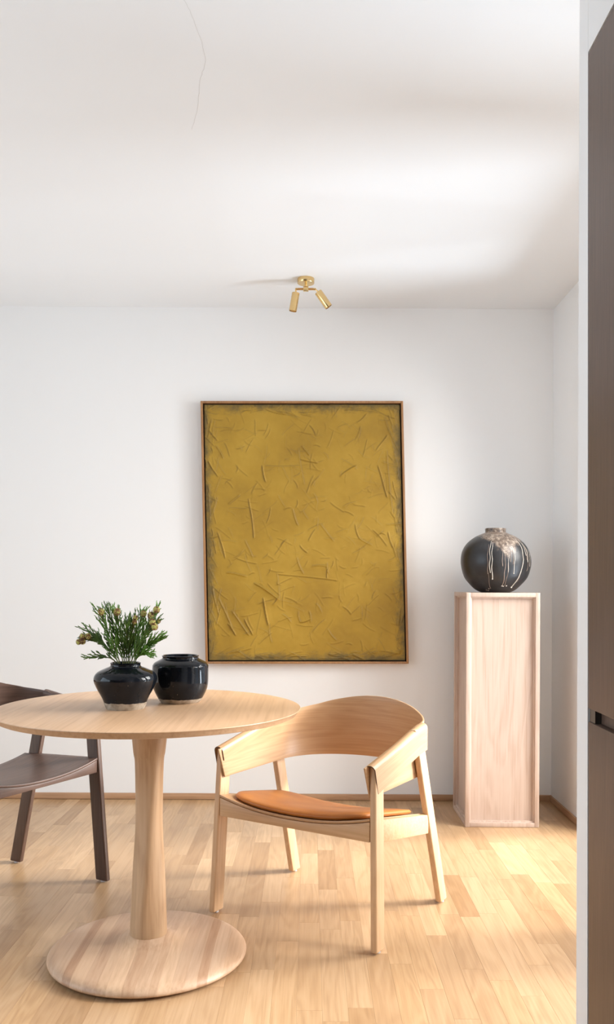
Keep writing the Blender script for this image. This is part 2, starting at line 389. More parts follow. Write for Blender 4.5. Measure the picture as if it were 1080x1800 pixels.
# hairline crack across the ceiling
bm = bmesh.new()
cr = spline([(-.318,2.063,HC-.0002),(-.30,2.14,HC-.0002),(-.288,2.31,HC-.0002),(-.315,2.42,HC-.0002),(-.345,2.58,HC-.0002),(-.375,2.68,HC-.0002)], 8)
cr = [(x+random.uniform(-.0015,.0015), y, z) for x,y,z in cr]
tube(bm, cr, .0004, 4); make('hairline_crack', bm, m_crack, ceil)

# ------------------------------------------------------------------ floor: subfloor + parquet staves
bm = bmesh.new(); box(bm, XL-T, XR+T, YF-T, YB+T, -.1, -.012); floor = struct('floor', bm, m_base, smooth=0)
SW = .0665
stave_mesh = {}
def stave_me(L, wd=SW):
    key = (round(L, 3), round(wd, 4))
    if key not in stave_mesh:
        bm = bmesh.new(); g = .00008
        box(bm, -wd/2+g, wd/2-g, -L/2+g, L/2-g, -.0118, 0)
        es = [e for e in bm.edges if all(v.co.z > -.001 for v in e.verts)]
        bmesh.ops.bevel(bm, geom=es, offset=.00035, segments=1, affect='EDGES')
        bmesh.ops.recalc_face_normals(bm, faces=bm.faces)
        me = bpy.data.meshes.new('parquet_stave'); bm.to_mesh(me); bm.free(); me.materials.append(m_floor); stave_mesh[key] = me
    return stave_mesh[key]
LENS = [.36, .41, .46, .52, .58]
rest = bmesh.new(); nst = 0
ncol = 1
x = XR
while x > XL:
    x0 = max(x-SW, XL); cxs = (x+x0)/2; wd = x-x0
    y = YF + random.uniform(-.4, 0)
    while y < YB:
        L = random.choice(LENS); y1 = min(y+L, YB-.0005); y0 = max(y, YF)
        if YB - y1 < .09: y1 = YB-.0005
        # in view from the photograph's side of the room?
        vis = y1 > 2.15 and cxs > -.40*y1-.10 and nst < 298
        if vis:
            o = bpy.data.objects.new('parquet_stave', stave_me(y1-y0, wd)); COL.objects.link(o)
            o.location = (cxs, (y0+y1)/2, 0); o.parent = floor; nst += 1
        else:
            g = .00008; box(rest, x0+g, x-g, y0+g, y1-g, -.0118, 0)
        y = y1 if y1 < YB-.001 else YB
    x = x0
o = make('parquet_field', rest, m_floor, floor, smooth=0); o['kind'] = 'stuff'
print('staves', nst)

# ------------------------------------------------------------------ picture
def picture():
    TL = Vector((-.5568, 4.355, 2.0185)); TR = Vector((.4650, 4.355, 2.0240)); BR = Vector((.5011, 4.355, .7002)); BL = Vector((-.5239, 4.355, .6946))
    c = (TL+TR+BR+BL)/4
    root = empty('framed_painting', (c.x, 4.40, c.z), 0, 'large mustard yellow textured painting in thin oak frame hanging on the white wall', 'painting')
    def P(u, v, y): # u,v in 0..1 from bottom-left
        p = BL*(1-u)*(1-v)+BR*u*(1-v)+TR*u*v+TL*(1-u)*v
        return Vector((p.x-c.x, y-4.40, p.z-c.z))
    W, Hh = 1.024, 1.325; fw = .0105
    def bar(u0, v0, u1, v1):
        bm = bmesh.new()
        pts = []
        for y in (4.3535, 4.3995):
            pts += [P(u0, v0, y), P(u1, v0, y), P(u1, v1, y), P(u0, v1, y)]
        hexa(bm, pts); bevel(bm, .0012, 2); make('frame_rail', bm, m_frame, root)
    a, b2 = fw/W, fw/Hh
    bar(0, 0, a, 1); bar(1-a, 0, 1, 1); bar(a, 0, 1-a, b2); bar(a, 1-b2, 1-a, 1)
    bm = bmesh.new(); pts = []
    for y in (4.385, 4.3993): pts += [P(a, b2, y), P(1-a, b2, y), P(1-a, 1-b2, y), P(a, 1-b2, y)]
    hexa(bm, pts); make('backing_board', bm, m_black, root, smooth=0)
    # canvas with palette-knife ridges
    import numpy as np
    nx, nz = 340, 440
    u = np.linspace(0, 1, nx)[None, :]*W; v = np.linspace(0, 1, nz)[:, None]*Hh
    hgt = np.zeros((nz, nx)); gro = np.zeros((nz, nx))
    # strokes read off the photograph: x,y as fractions of the canvas (y down), plus amplitude
    big = [(.29,.24,.31,.30,1),(.31,.24,.48,.24,.5),(.48,.17,.50,.31,.5),(.50,.16,.53,.20,1.3),(.49,.21,.57,.23,1),(.54,.08,.57,.12,.8),(.55,.35,.57,.38,.7),
           (.69,.28,.77,.24,1),(.78,.07,.83,.04,.8),(.88,.18,.93,.12,.9),(.88,.24,.93,.36,1),(.93,.18,.95,.42,.7),(.92,.05,.99,.18,.9),(.06,.16,.09,.21,1.2),
           (.06,.50,.09,.60,.8),(.12,.39,.17,.35,.8),(.22,.37,.24,.52,.8),(.44,.41,.47,.47,1),(.40,.41,.43,.40,.6),(.38,.55,.41,.53,.9),(.52,.53,.56,.49,.6),(.58,.47,.65,.53,.8),
           (.24,.70,.36,.76,1.5),(.36,.76,.33,.78,.7),(.36,.66,.36,.76,.5),(.36,.66,.66,.69,.6),(.28,.76,.31,.86,1.4),(.27,.80,.25,.90,.25),(.31,.86,.32,.93,.6),(.12,.81,.21,.90,1.1),(.10,.66,.20,.67,1),
           (.06,.76,.12,.88,1),(.03,.72,.05,.82,.9),(.46,.60,.49,.66,.9),(.48,.55,.51,.58,.8),(.62,.64,.61,.68,.8),(.61,.62,.62,.66,1),(.76,.47,.78,.52,.8),(.78,.52,.84,.55,.9),(.85,.49,.92,.55,.6),
           (.69,.79,.73,.82,.6),(.55,.78,.58,.81,.7),(.46,.81,.47,.85,1),(.47,.85,.52,.84,1),(.52,.81,.52,.85,1),(.38,.82,.42,.85,.8),(.61,.88,.65,.92,.8),(.64,.38,.70,.42,.5),(.84,.76,.86,.73,.7),(.93,.50,.95,.56,1),
           (.10,.86,.14,.90,1.2),(.19,.84,.22,.90,1),(.10,.15,.13,.20,.4),(.16,.17,.20,.16,.6),(.15,.60,.25,.62,.5),(.20,.53,.23,.60,.7),(.03,.10,.06,.14,1),(.02,.22,.06,.28,1)]
    rs = np.random.RandomState(21)
    strokes = []
    for x0, y0, x1, y1, am in big:
        strokes.append((x0*W, (1-y0)*Hh, x1*W, (1-y1)*Hh, am*.0048, .0028))
    for k in range(420):
        x0, y0 = rs.rand()*W, rs.rand()*Hh; an = rs.rand()*pi; L = rs.uniform(.02, .10)
        strokes.append((x0, y0, x0+cos(an)*L, y0+sin(an)*L, rs.uniform(.0006, .0024), rs.uniform(.0018, .0032)))
    for k in range(200):  # rim is worked harder
        s = rs.rand(); side = rs.randint(4); d = rs.uniform(.004, .05)
        x0, y0 = [(d, s*Hh), (W-d, s*Hh), (s*W, d), (s*W, Hh-d)][side]
        an = (pi/2 if side < 2 else 0) + rs.uniform(-.5, .5); L = rs.uniform(.02, .11)
        strokes.append((x0, y0, x0+cos(an)*L, y0+sin(an)*L, rs.uniform(.001, .0034), rs.uniform(.0018, .003)))
    for x0, y0, x1, y1, am, wd in strokes:
        i0 = max(int((min(x0,x1)-.04)/W*nx), 0); i1 = min(int((max(x0,x1)+.04)/W*nx)+1, nx)
        j0 = max(int((min(y0,y1)-.04)/Hh*nz), 0); j1 = min(int((max(y0,y1)+.04)/Hh*nz)+1, nz)
        if i1 <= i0 or j1 <= j0: continue
        U = u[:, i0:i1]; V = v[j0:j1, :]; dx, dy = x1-x0, y1-y0; L = math.hypot(dx, dy)+1e-9; dx /= L; dy /= L
        s = (U-x0)*dx+(V-y0)*dy; t = -(U-x0)*dy+(V-y0)*dx + .004*np.sin(s/L*3.1+x0*40)
        env = np.clip(np.minimum(s, L-s)/.012+.6, 0, 1)
        sg = 1 if rs.rand() < .5 else -1; t = t*sg
        hgt[j0:j1, i0:i1] += env*am*(np.exp(-(t/wd)**2) + .35*np.clip(1+t/.03, 0, 1)*(t < 0))
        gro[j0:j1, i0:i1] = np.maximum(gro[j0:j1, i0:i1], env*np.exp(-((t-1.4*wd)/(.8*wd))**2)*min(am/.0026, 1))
    for f, amp in ((9, .0007), (23, .0004), (61, .00025)):
        ph = rs.rand(6)*6
        hgt += amp*(np.sin(u*f+ph[0]+2*np.sin(v*f*.7+ph[1]))*np.sin(v*f*1.2+ph[2]+2*np.sin(u*f*.8+ph[3])))
    m = .017
    verts = []
    for j in range(nz):
        for i in range(nx):
            uu = (m+(W-2*m)*i/(nx-1))/W; vv = (m*1+(Hh-2*m)*j/(nz-1))/Hh
            p = P(uu, vv, 4.3665-float(hgt[j, i])); verts.append(p)
    faces = []
    for j in range(nz-1):
        for i in range(nx-1):
            q = j*nx+i; faces.append((q, q+1, q+nx+1, q+nx))
    # sides of the stretcher
    rim = [i for i in range(nx)] + [j*nx+nx-1 for j in range(1, nz)] + [(nz-1)*nx+i for i in range(nx-2, -1, -1)] + [j*nx for j in range(nz-2, 0, -1)]
    b0 = len(verts)
    for k in rim: p = Vector(verts[k]); p.y = 4.384-4.40; verts.append(p)
    for k in range(len(rim)):
        k2 = (k+1) % len(rim); faces.append((rim[k2], rim[k], b0+k, b0+k2))
    me = bpy.data.meshes.new('canvas'); me.from_pydata([tuple(p) for p in verts], [], faces); me.materials.append(m_paint)
    uvl = me.uv_layers.new(name='UVMap')
    li = [0]*len(me.loops); me.loops.foreach_get('vertex_index', li)
    dat = []
    for k in li:
        if k < nx*nz: dat += [(k % nx)/(nx-1), (k//nx)/(nz-1)]
        else: dat += [0, 0]
    uvl.data.foreach_set('uv', dat)
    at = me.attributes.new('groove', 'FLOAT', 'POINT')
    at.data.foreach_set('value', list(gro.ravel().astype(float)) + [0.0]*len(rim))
    for p in me.polygons: p.use_smooth = True
    me.set_sharp_from_angle(angle=R(60))
    o = bpy.data.objects.new('canvas', me); COL.objects.link(o); o.parent = root
picture()

# ------------------------------------------------------------------ pedestal and vase
def pedestal():
    S_, Hp = .335, 1.064
    cx, cy = .8785, 3.918+S_/2
    root = empty('display_pedestal', (cx, cy, 0), 0, 'tall pale oak display pedestal with recessed panels standing in the room corner', 'pedestal')
    h = S_/2; e = .020; rec = .022
    # the frame: one open box of edge bars, with a core behind the panels
    bm = bmesh.new(); box(bm, -h+e, h-e, -h+e, h-e, .0005, .018); make('bottom_panel', bm, m_oak_x, root, smooth=0)
    def post(x0, x1, y0, y1):
        bm = bmesh.new(); box(bm, x0, x1, y0, y1, 0.0006, Hp); bevel(bm, .0012, 2); make('corner_post', bm, m_plinth, root)
    for sx in (-1, 1):
        for sy in (-1, 1):
            x0, x1 = sorted((sx*h, sx*(h-e))); y0, y1 = sorted((sy*h, sy*(h-e))); post(x0, x1, y0, y1)
    for z0, z1 in ((.0008, .020), (Hp-.020, Hp-.0002)):
        for s in (-1, 1):
            bm = bmesh.new(); y0, y1 = sorted((s*h, s*(h-e))); box(bm, -h+e, h-e, y0, y1, z0, z1); bevel(bm, .0012, 2); make('edge_rail', bm, m_plinth, root)
            bm = bmesh.new(); x0, x1 = sorted((s*h, s*(h-e))); box(bm, x0, x1, -h+e, h-e, z0, z1); bevel(bm, .0012, 2); make('edge_rail', bm, m_plinth, root)
    bm = bmesh.new(); box(bm, -h+e, h-e, -h+e, h-e, Hp-.0175, Hp-.0006)
    make('top_panel', bm, m_plinth, root, smooth=0)
    for k in range(4):
        bm = bmesh.new(); M4 = Matrix.Rotation(k*pi/2, 4, 'Z')
        box(bm, -h+e, h-e, -h+rec, -h+rec+.008, .0195, Hp-.0195, M4)
        make('side_panel', bm, m_plinth, root, smooth=0)
        # bevelled bead round the recess
        bm = bmesh.new(); i0 = h-e; i1 = i0-.007; za, zb = .0200, Hp-.0200
        outer = [(-i0, za), (i0, za), (i0, zb), (-i0, zb)]; inner = [(-i1, za+.007), (i1, za+.007), (i1, zb-.007), (-i1, zb-.007)]
        yo, yi = -h+.010, -h+rec
        o_ = [bm.verts.new(M4 @ Vector((a, yo, b))) for a, b in outer]; n_ = [bm.verts.new(M4 @ Vector((a, yo+.002, b))) for a, b in inner]
        ob = [bm.verts.new(M4 @ Vector((a, yi, b))) for a, b in outer]; nb = [bm.verts.new(M4 @ Vector((a, yi, b))) for a, b in inner]
        for q in range(4):
            p = (q+1) % 4
            bm.faces.new((o_[q], o_[p], n_[p], n_[q])); bm.faces.new((n_[q], n_[p], nb[p], nb[q]))
            bm.faces.new((ob[p], ob[q], nb[q], nb[p])); bm.faces.new((o_[p], o_[q], ob[q], ob[p]))
        make('bead', bm, m_plinth, root, smooth=0)
    return cx, cy, Hp
pcx, pcy, PH = pedestal()

def vase():
    prof = [(.066,0),(.092,.0125),(.115,.033),(.144,.068),(.158,.108),(.1625,.1475),(.155,.192),(.133,.229),(.097,.259),(.062,.2755),(.049,.281),(.0475,.287),(.0485,.299)]
    sp = spline(prof, 6)
    root = empty('ceramic_vase', (pcx-.005, pcy-.017, PH), 0, 'large round charcoal stoneware vase with poured cream and brown drips on the pedestal', 'vase')
    def fn(r, z, a):
        k = 1 + .012*sin(a+.6)*sin(z*18) + .006*sin(3*a+z*20)
        return (r*k*cos(a), r*k*sin(a), z)
    pr = [(0, .003), (.058, .003), (.062, .0005)] + sp + [(.0465, .3015), (.043, .300), (.041, .285), (.05, .270), (.12, .22), (.14, .15), (.10, .05), (0, .02)]
    bm = bmesh.new(); lathe(bm, pr, 96, fn=fn); make('body', bm, m_vase, root, smooth=50)
    # glaze drips: x offset seen from the front, z start, z end, cream?
    def rad(z): return lerp([(q[1], q[0]) for q in sp], z)
    dr = [(-.058,.235,.090,1,.0017),(-.0490,.23,.062,1,.0020),(-.067,.22,.085,0,.0016),(.010,.17,.030,0,.0028),(-.002,.20,.12,0,.0022),(.0265,.17,.092,1,.0016),(.056,.20,.088,1,.0019),
          (.048,.20,.13,0,.0018),(.100,.245,.025,1,.0030),(.118,.225,.15,0,.0018),(.128,.215,.10,0,.0018),(.141,.20,.12,1,.0013),(.024,.15,.030,0,.0018),(.108,.240,.17,1,.0015),(-.055,.09,.018,0,.0014),(.085,.09,.05,0,.0013),(.122,.232,.14,1,.0012),(.036,.21,.14,0,.0020)]
    for i, (x, z0, z1, cream, rd) in enumerate(dr):
        pts = []; N = 26
        rel = x/rad((z0+z1)/2)
        for k in range(N+1):
            z = z0+(z1-z0)*k/N; r = rad(z)
            xx = r*rel + .0015*sin(z*90+i)
            if i == 8 and z < .15: xx = r*rel - (.15-z)*.10
            xx = max(-r*.96, min(r*.96, xx)); y = -math.sqrt(r*r-xx*xx)
            a = math.atan2(y, xx); p = fn(r+.0002, z, a); pts.append(p)
        rr = [rd*(.35+.5*k/N) for k in range(N+1)]
        bm = bmesh.new(); tube(bm, pts, rr, 6)
        if cream and i in (1, 6, 8):
            bmesh.ops.create_icosphere(bm, subdivisions=2, radius=rd*1.5, matrix=Matrix.Translation(pts[-1]))
        make('glaze_drip', bm, m_drip if cream else m_drip_b, root)
    for j, (x, z) in enumerate([(.006,.031),(.012,.030),(.027,.031),(-.048,.018),(-.056,.012),(-.048,.010)]):
        r = rad(z)+.0003; bm = bmesh.new()
        bmesh.ops.create_icosphere(bm, subdivisions=2, radius=.0032, matrix=Matrix.Translation((x, -math.sqrt(r*r-x*x), z)))
        make('glaze_drop', bm, m_drip if j < 3 else m_drip_b, root)
vase()

# ------------------------------------------------------------------ ceiling spotlight
def spot():
    x0, y0 = -.026, 3.98
    root = empty('ceiling_spotlight', (x0, y0, HC), 0, 'small brass ceiling light with two adjustable cylinder spots', 'lamp')
    bm = bmesh.new(); lathe(bm, [(0, -.0003), (.0385, -.0003), (.039, -.002), (.039, -.021), (.038, -.0225), (0, -.0225)], 48); make('ceiling_plate', bm, m_brass, root)
    bm = bmesh.new(); tube(bm, [(0, 0, -.022), (0, 0, -.040)], .0058, 20); make('stem', bm, m_brass, root)
    bm = bmesh.new(); box(bm, -.012, .012, -.010, .010, -.058, -.038); bevel(bm, .0015, 2); make('joint_block', bm, m_brass, root)
    zc = -.048
    bm = bmesh.new(); tube(bm, [(-.011, 0, zc), (-.048, 0, zc)], .0052, 16); make('arm', bm, m_brass, root)
    bm = bmesh.new(); tube(bm, [(.011, 0, zc), (.046, 0, zc)], .0052, 16); make('arm', bm, m_brass, root)
    for tip, top, end in (((-.046, 0, zc), (-.046, 0, -.067), (-.060, .004, -.152)), ((.044, 0, zc), (.057, -.002, -.062), (.106, .006, -.128))):
        bm = bmesh.new(); tube(bm, [tip, top], .0036, 12); make('knuckle', bm, m_brass, root)
        a = Vector(top); d = (Vector(end)-a).normalized(); L = .083
        Mx = Matrix.Translation(a) @ d.to_track_quat('Z', 'Y').to_matrix().to_4x4()
        bm = bmesh.new(); r = .0178
        lathe(bm, [(0, -.001), (r-.001, -.001), (r, .0005), (r, L-.0005), (r-.0005, L), (r-.0016, L), (r-.002, L-.012), (0, L-.020)], 40)
        bmesh.ops.transform(bm, matrix=Mx, verts=bm.verts); h = make('lamp_head', bm, m_brass, root)
        bm = bmesh.new(); lathe(bm, [(0, L-.0175), (.0135, L-.0175), (.013, L-.010), (0, L-.007)], 32)
        bmesh.ops.transform(bm, matrix=Mx, verts=bm.verts); make('bulb', bm, m_bulb, h)
spot()

# ------------------------------------------------------------------ table
TX, TY, TZ = -.4700, 2.546, .733
def table():
    root = empty('round_pedestal_table', (TX, TY, 0), 0, 'round oak table on a twisted trunk and disc foot holding two black jars', 'table')
    bm = bmesh.new(); Rr = .4445
    pr = [(0, TZ-.030), (.30, TZ-.030), (Rr-.085, TZ-.028), (Rr-.016, TZ-.0195), (Rr-.012, TZ-.0178), (Rr-.003, TZ-.0045), (Rr-.0004, TZ-.0022), (Rr-.0008, TZ-.0006), (Rr-.0025, TZ), (Rr*.5, TZ), (0, TZ)]
    lathe(bm, pr, 160); make('tabletop', bm, m_top, root, smooth=30)
    # trunk: rounded-square section that twists as it rises
    prof = spline([(.050,.060),(.0535,.075),(.0487,.15),(.042,.272),(.0365,.384),(.0375,.483),(.0415,.573),(.0460,.600),(.0515,.647),(.0545,.690),(.056,.7025)], 7)
    def fn(r, z, a):
        tw = R(28) + R(70)*(z-.06)/.64
        aa = a - tw; n = lerp([(.06, 2.15), (.2, 3.3), (.5, 3.6), (.70, 2.1)], z)
        k = (abs(cos(aa))**n + abs(sin(aa))**n)**(-1/n)
        k = 1 + (k-1)*.9 - .03*(n-2)
        return (r*k*cos(a), r*k*sin(a), z)
    bm = bmesh.new(); lathe(bm, [(0, prof[0][1])]+prof+[(0, prof[-1][1])], 96, fn=fn); make('trunk', bm, m_trunk, root, smooth=40)
    # foot: domed disc glued up from staves running towards the back wall
    RB = .288
    bm = bmesh.new(); lathe(bm, [(0, .0006), (.245, .0006), (.25, .003), (.25, .0075), (0, .0075)], 96); base = make('base', bm, m_black, root)
    top = spline([(.040,.0700),(.055,.0680),(.068,.0620),(.088,.0535),(.12,.0470),(.17,.0420),(.22,.0385),(.255,.0350),(.272,.0310),(.283,.0245),(RB,.0160),(.285,.0095),(.275,.0065)], 5)
    pr = [(0, .0700)] + top + [(.0, .0065)]
    src = bmesh.new(); lathe(src, pr, 200)
    bmesh.ops.recalc_face_normals(src, faces=src.faces)
    edges = [-RB-.01, -.262, -.235, -.196, -.168, -.128, -.088, -.060, -.018, .016, .052, .074, .108, .142, .172, .198, .236, RB+.01]
    for a, b in zip(edges, edges[1:]):
        s = src.copy()
        g = lambda: s.verts[:]+s.edges[:]+s.faces[:]
        bmesh.ops.bisect_plane(s, geom=g(), plane_co=(a, 0, 0), plane_no=(-1, .0, 0), clear_outer=True)
        bmesh.ops.bisect_plane(s, geom=g(), plane_co=(b, 0, 0), plane_no=(1, .0, 0), clear_outer=True)
        make('stave', s, m_stave, base, smooth=50, recalc=False)
    src.free()
table()

# ------------------------------------------------------------------ jars
def jar(name, label, x, y, prof, mat, inner, loc_z=TZ, chip=None):
    o_prof = spline(prof, 6)
    r_top, z_top = prof[-1]
    ins = [(r_top-.003, z_top+.0012), (r_top-.007, z_top-.001), (r_top-.008, z_top-.012)] + inner + [(0, .012)]
    bm = bmesh.new()
    def fn(r, z, a): k = 1+.004*sin(2*a+1)+.003*sin(5*a+z*60); return (r*k*cos(a), r*k*sin(a), z)
    lathe(bm, [(0, .003), (prof[0][0]-.006, .003), (prof[0][0]-.003, .0004)]+o_prof+ins, 96, fn=fn)
    o = make(name, bm, mat, smooth=50); o.location = (x, y, loc_z)
    o['label'] = label; o['category'] = 'jar'
    return o
J1 = (-.535, 2.513); J2 = (-.3965, 2.655)
jar('stoneware_jar', 'squat black glazed jar with bare clay foot holding green sprigs on the table', *J1,
    [(.0545,0),(.058,.008),(.062,.021),(.068,.035),(.079,.055),(.088,.0748),(.0900,.0907),(.0800,.106),(.0560,.1175),(.0445,.1225),(.0425,.128),(.0440,.1325)],
    glaze_mat('black_glaze_squat', .020), [(.05, .112), (.08, .09), (.06, .03)])
jar('stoneware_jar', 'empty taller black glazed jar behind the one with sprigs', *J2,
    [(.058,0),(.0635,.006),(.068,.014),(.0775,.032),(.0835,.050),(.0855,.070),(.0850,.108),(.0830,.1155),(.0770,.1225),(.0600,.1315),(.0555,.1345),(.0550,.138),(.0565,.1425)],
    glaze_mat('black_glaze_tall', .014), [(.058, .125), (.078, .105), (.06, .03)])

# ------------------------------------------------------------------ sprigs
def pxp(px, py, y):  # point in the jar's depth seen at photo position (used once, to read heights and offsets)
    u, v = px-545+.0055*(py-1028), py-1028-.0055*(px-545)
    return Vector((u/1519*y, y, 1.095-v/1519*y))
def cxy(cx, cy): return (120+cx/4.154, 1050+cy/4.154)
def sprig(label, tip, dy, mat, cones, bend=.0, n=26, width=1.0, rootx=0, rl=(.022, .045)):
    base = Vector((J1[0]+rootx*.6, J1[1]+random.uniform(-.012, .012), TZ+.030))
    neck = Vector((J1[0]+rootx, J1[1]+random.uniform(-.016, .016), TZ+.132))
    tipv = pxp(*cxy(*tip), J1[1]+dy)
    root = empty('evergreen_sprig', tuple(neck), 0, label, 'sprig', 'sprigs standing in the squat jar')
    mid = (neck+tipv)/2 + Vector((0, 0, bend))
    P = [Vector(p) for p in spline([tuple(base), tuple(neck), tuple(mid), tuple(tipv)], 10)]
    P = [p-neck for p in P]
    bm = bmesh.new(); N = len(P); tube(bm, P, [.0022-.0013*i/N for i in range(N)], 6); make('stem', bm, m_stem, root)
    bm = bmesh.new()
    i0 = int(N*.36)
    n = int(n*.72)
    for k in range(n):
        f = (k+.5)/n; q = i0+f*(N-1-i0); i = int(q); p = P[i].lerp(P[min(i+1, N-1)], q-i)
        t = (P[min(i+1, N-1)]-P[max(i-1, 0)]).normalized()
        a = k*2.4+random.uniform(-.4, .4)
        u = t.cross(Vector((0, 1, 0))).normalized(); v = t.cross(u)
        side = (u*cos(a)+v*sin(a)*.8)
        d = (t*random.uniform(.75, 1.0)+side*random.uniform(.35, .62)*width).normalized()
        L = random.uniform(*rl)*(1.1-.35*f)
        e = p+d*L+t*L*.18+Vector((0, 0, L*.12)); m_ = p+d*L*.5
        tube(bm, [p, m_, e], [.0015, .0015, .0009], 5)
        for h in range(4):
            s = .25+.19*h; b0 = p.lerp(e, s); aa = random.uniform(0, 2*pi)
            sd = (d*1.0+(u*cos(aa)+v*sin(aa))*.55).normalized()
            l2 = L*random.uniform(.30, .5)
            tube(bm, [b0, b0+sd*l2*.6, b0+(sd+d*.5).normalized()*l2], [.0014, .0013, .0008], 4)
    make('needles', bm, mat, root)
    for (cx, cy, r) in cones:
        r *= 1.45; c = pxp(*cxy(cx, cy), J1[1]+dy-.012)-neck
        bm = bmesh.new()
        # a round cone of small pointed scales
        bmesh.ops.create_icosphere(bm, subdivisions=3, radius=r*.86, matrix=Matrix.Translation(c) @ Matrix.Diagonal((1, 1, 1.12, 1)))
        for k in range(90):
            z = 1-2*(k+.5)/90; an = k*2.39996; rr = math.sqrt(1-z*z); d = Vector((rr*cos(an), rr*sin(an), z*1.12))
            q = c+d*r*.82; e = d.normalized(); uu = e.orthogonal().normalized(); vv = e.cross(uu); s = r*.17
            vs = [bm.verts.new(q+uu*s*cos(j*pi/2)+vv*s*sin(j*pi/2)) for j in range(4)]; tp = bm.verts.new(q+e*r*.26)
            for j in range(4): bm.faces.new((vs[j], vs[(j+1) % 4], tp))
        make('seed_cone', bm, m_cone, root, smooth=0)
        # its short stalk joins the stem
        near = min(P[N//2:], key=lambda p: (p-(c-Vector((0, 0, .03)))).length)
        bm = bmesh.new(); tube(bm, [near, near.lerp(c, .6)+Vector((0, 0, -.003)), c], .0013, 5); make('stalk', bm, m_stem, root)
random.seed(11)
sprig('evergreen sprig bending far left with a cluster of rusty seed cones', (130, 300), .01, m_leaf, [(103,288,.0062),(76,326,.0056),(106,322,.0062),(146,284,.0062)], .020, 30, .8, -.022)
sprig('low thin evergreen sprig reaching left just above the jar rim', (135, 440), -.01, m_leaf, [], .010, 22, .7, -.026, (.015,.03))
sprig('upright evergreen sprig with a single seed cone, left of centre', (228, 112), 0, m_leaf2, [(241,106,.0068)], .006, 36, .9, -.014)
sprig('upright evergreen sprig with a single seed cone, at the centre of the jar', (350, 112), .01, m_leaf2, [(357,108,.0075)], .004, 36, .9, -.004)
sprig('bare-tipped evergreen sprig between the two tall coned sprigs', (292, 95), .02, m_leaf, [], .004, 36, .8, -.010)
sprig('dark evergreen sprig with a pair of stacked rust seed cones', (470, 175), -.01, m_leaf, [(490,150,.0052),(484,178,.0050)], .004, 34, .9, .006)
sprig('evergreen sprig with one pale green seed cone leaning right', (540, 125), .02, m_leaf2, [(550,120,.0066)], .008, 34, .9, .010)
sprig('tallest right-hand evergreen sprig topped by three seed cones', (635, 110), .0, m_leaf2, [(645,92,.0072),(604,133,.0072),(659,173,.0048)], .010, 40, .9, .016)
sprig('right-hand evergreen sprig with two cones one above the other', (620, 200), -.02, m_leaf, [(615,181,.0066),(632,215,.0070)], .012, 40, .9, .018)
sprig('evergreen sprig without cones pointing out to the far right', (668, 300), .01, m_leaf2, [], .012, 40, .9, .022)
sprig('short bright green sprig low on the right of the jar mouth', (590, 415), -.02, m_leaf2, [], .012, 34, .9, .026, (.02,.035))
sprig('short dense evergreen sprig in the middle of the bunch', (430, 215), -.02, m_leaf, [], .004, 40, 1.0, .0)
sprig('drooping evergreen sprig on the left between the coned and the low one', (150, 250), .02, m_leaf, [], .012, 26, .7, -.018)

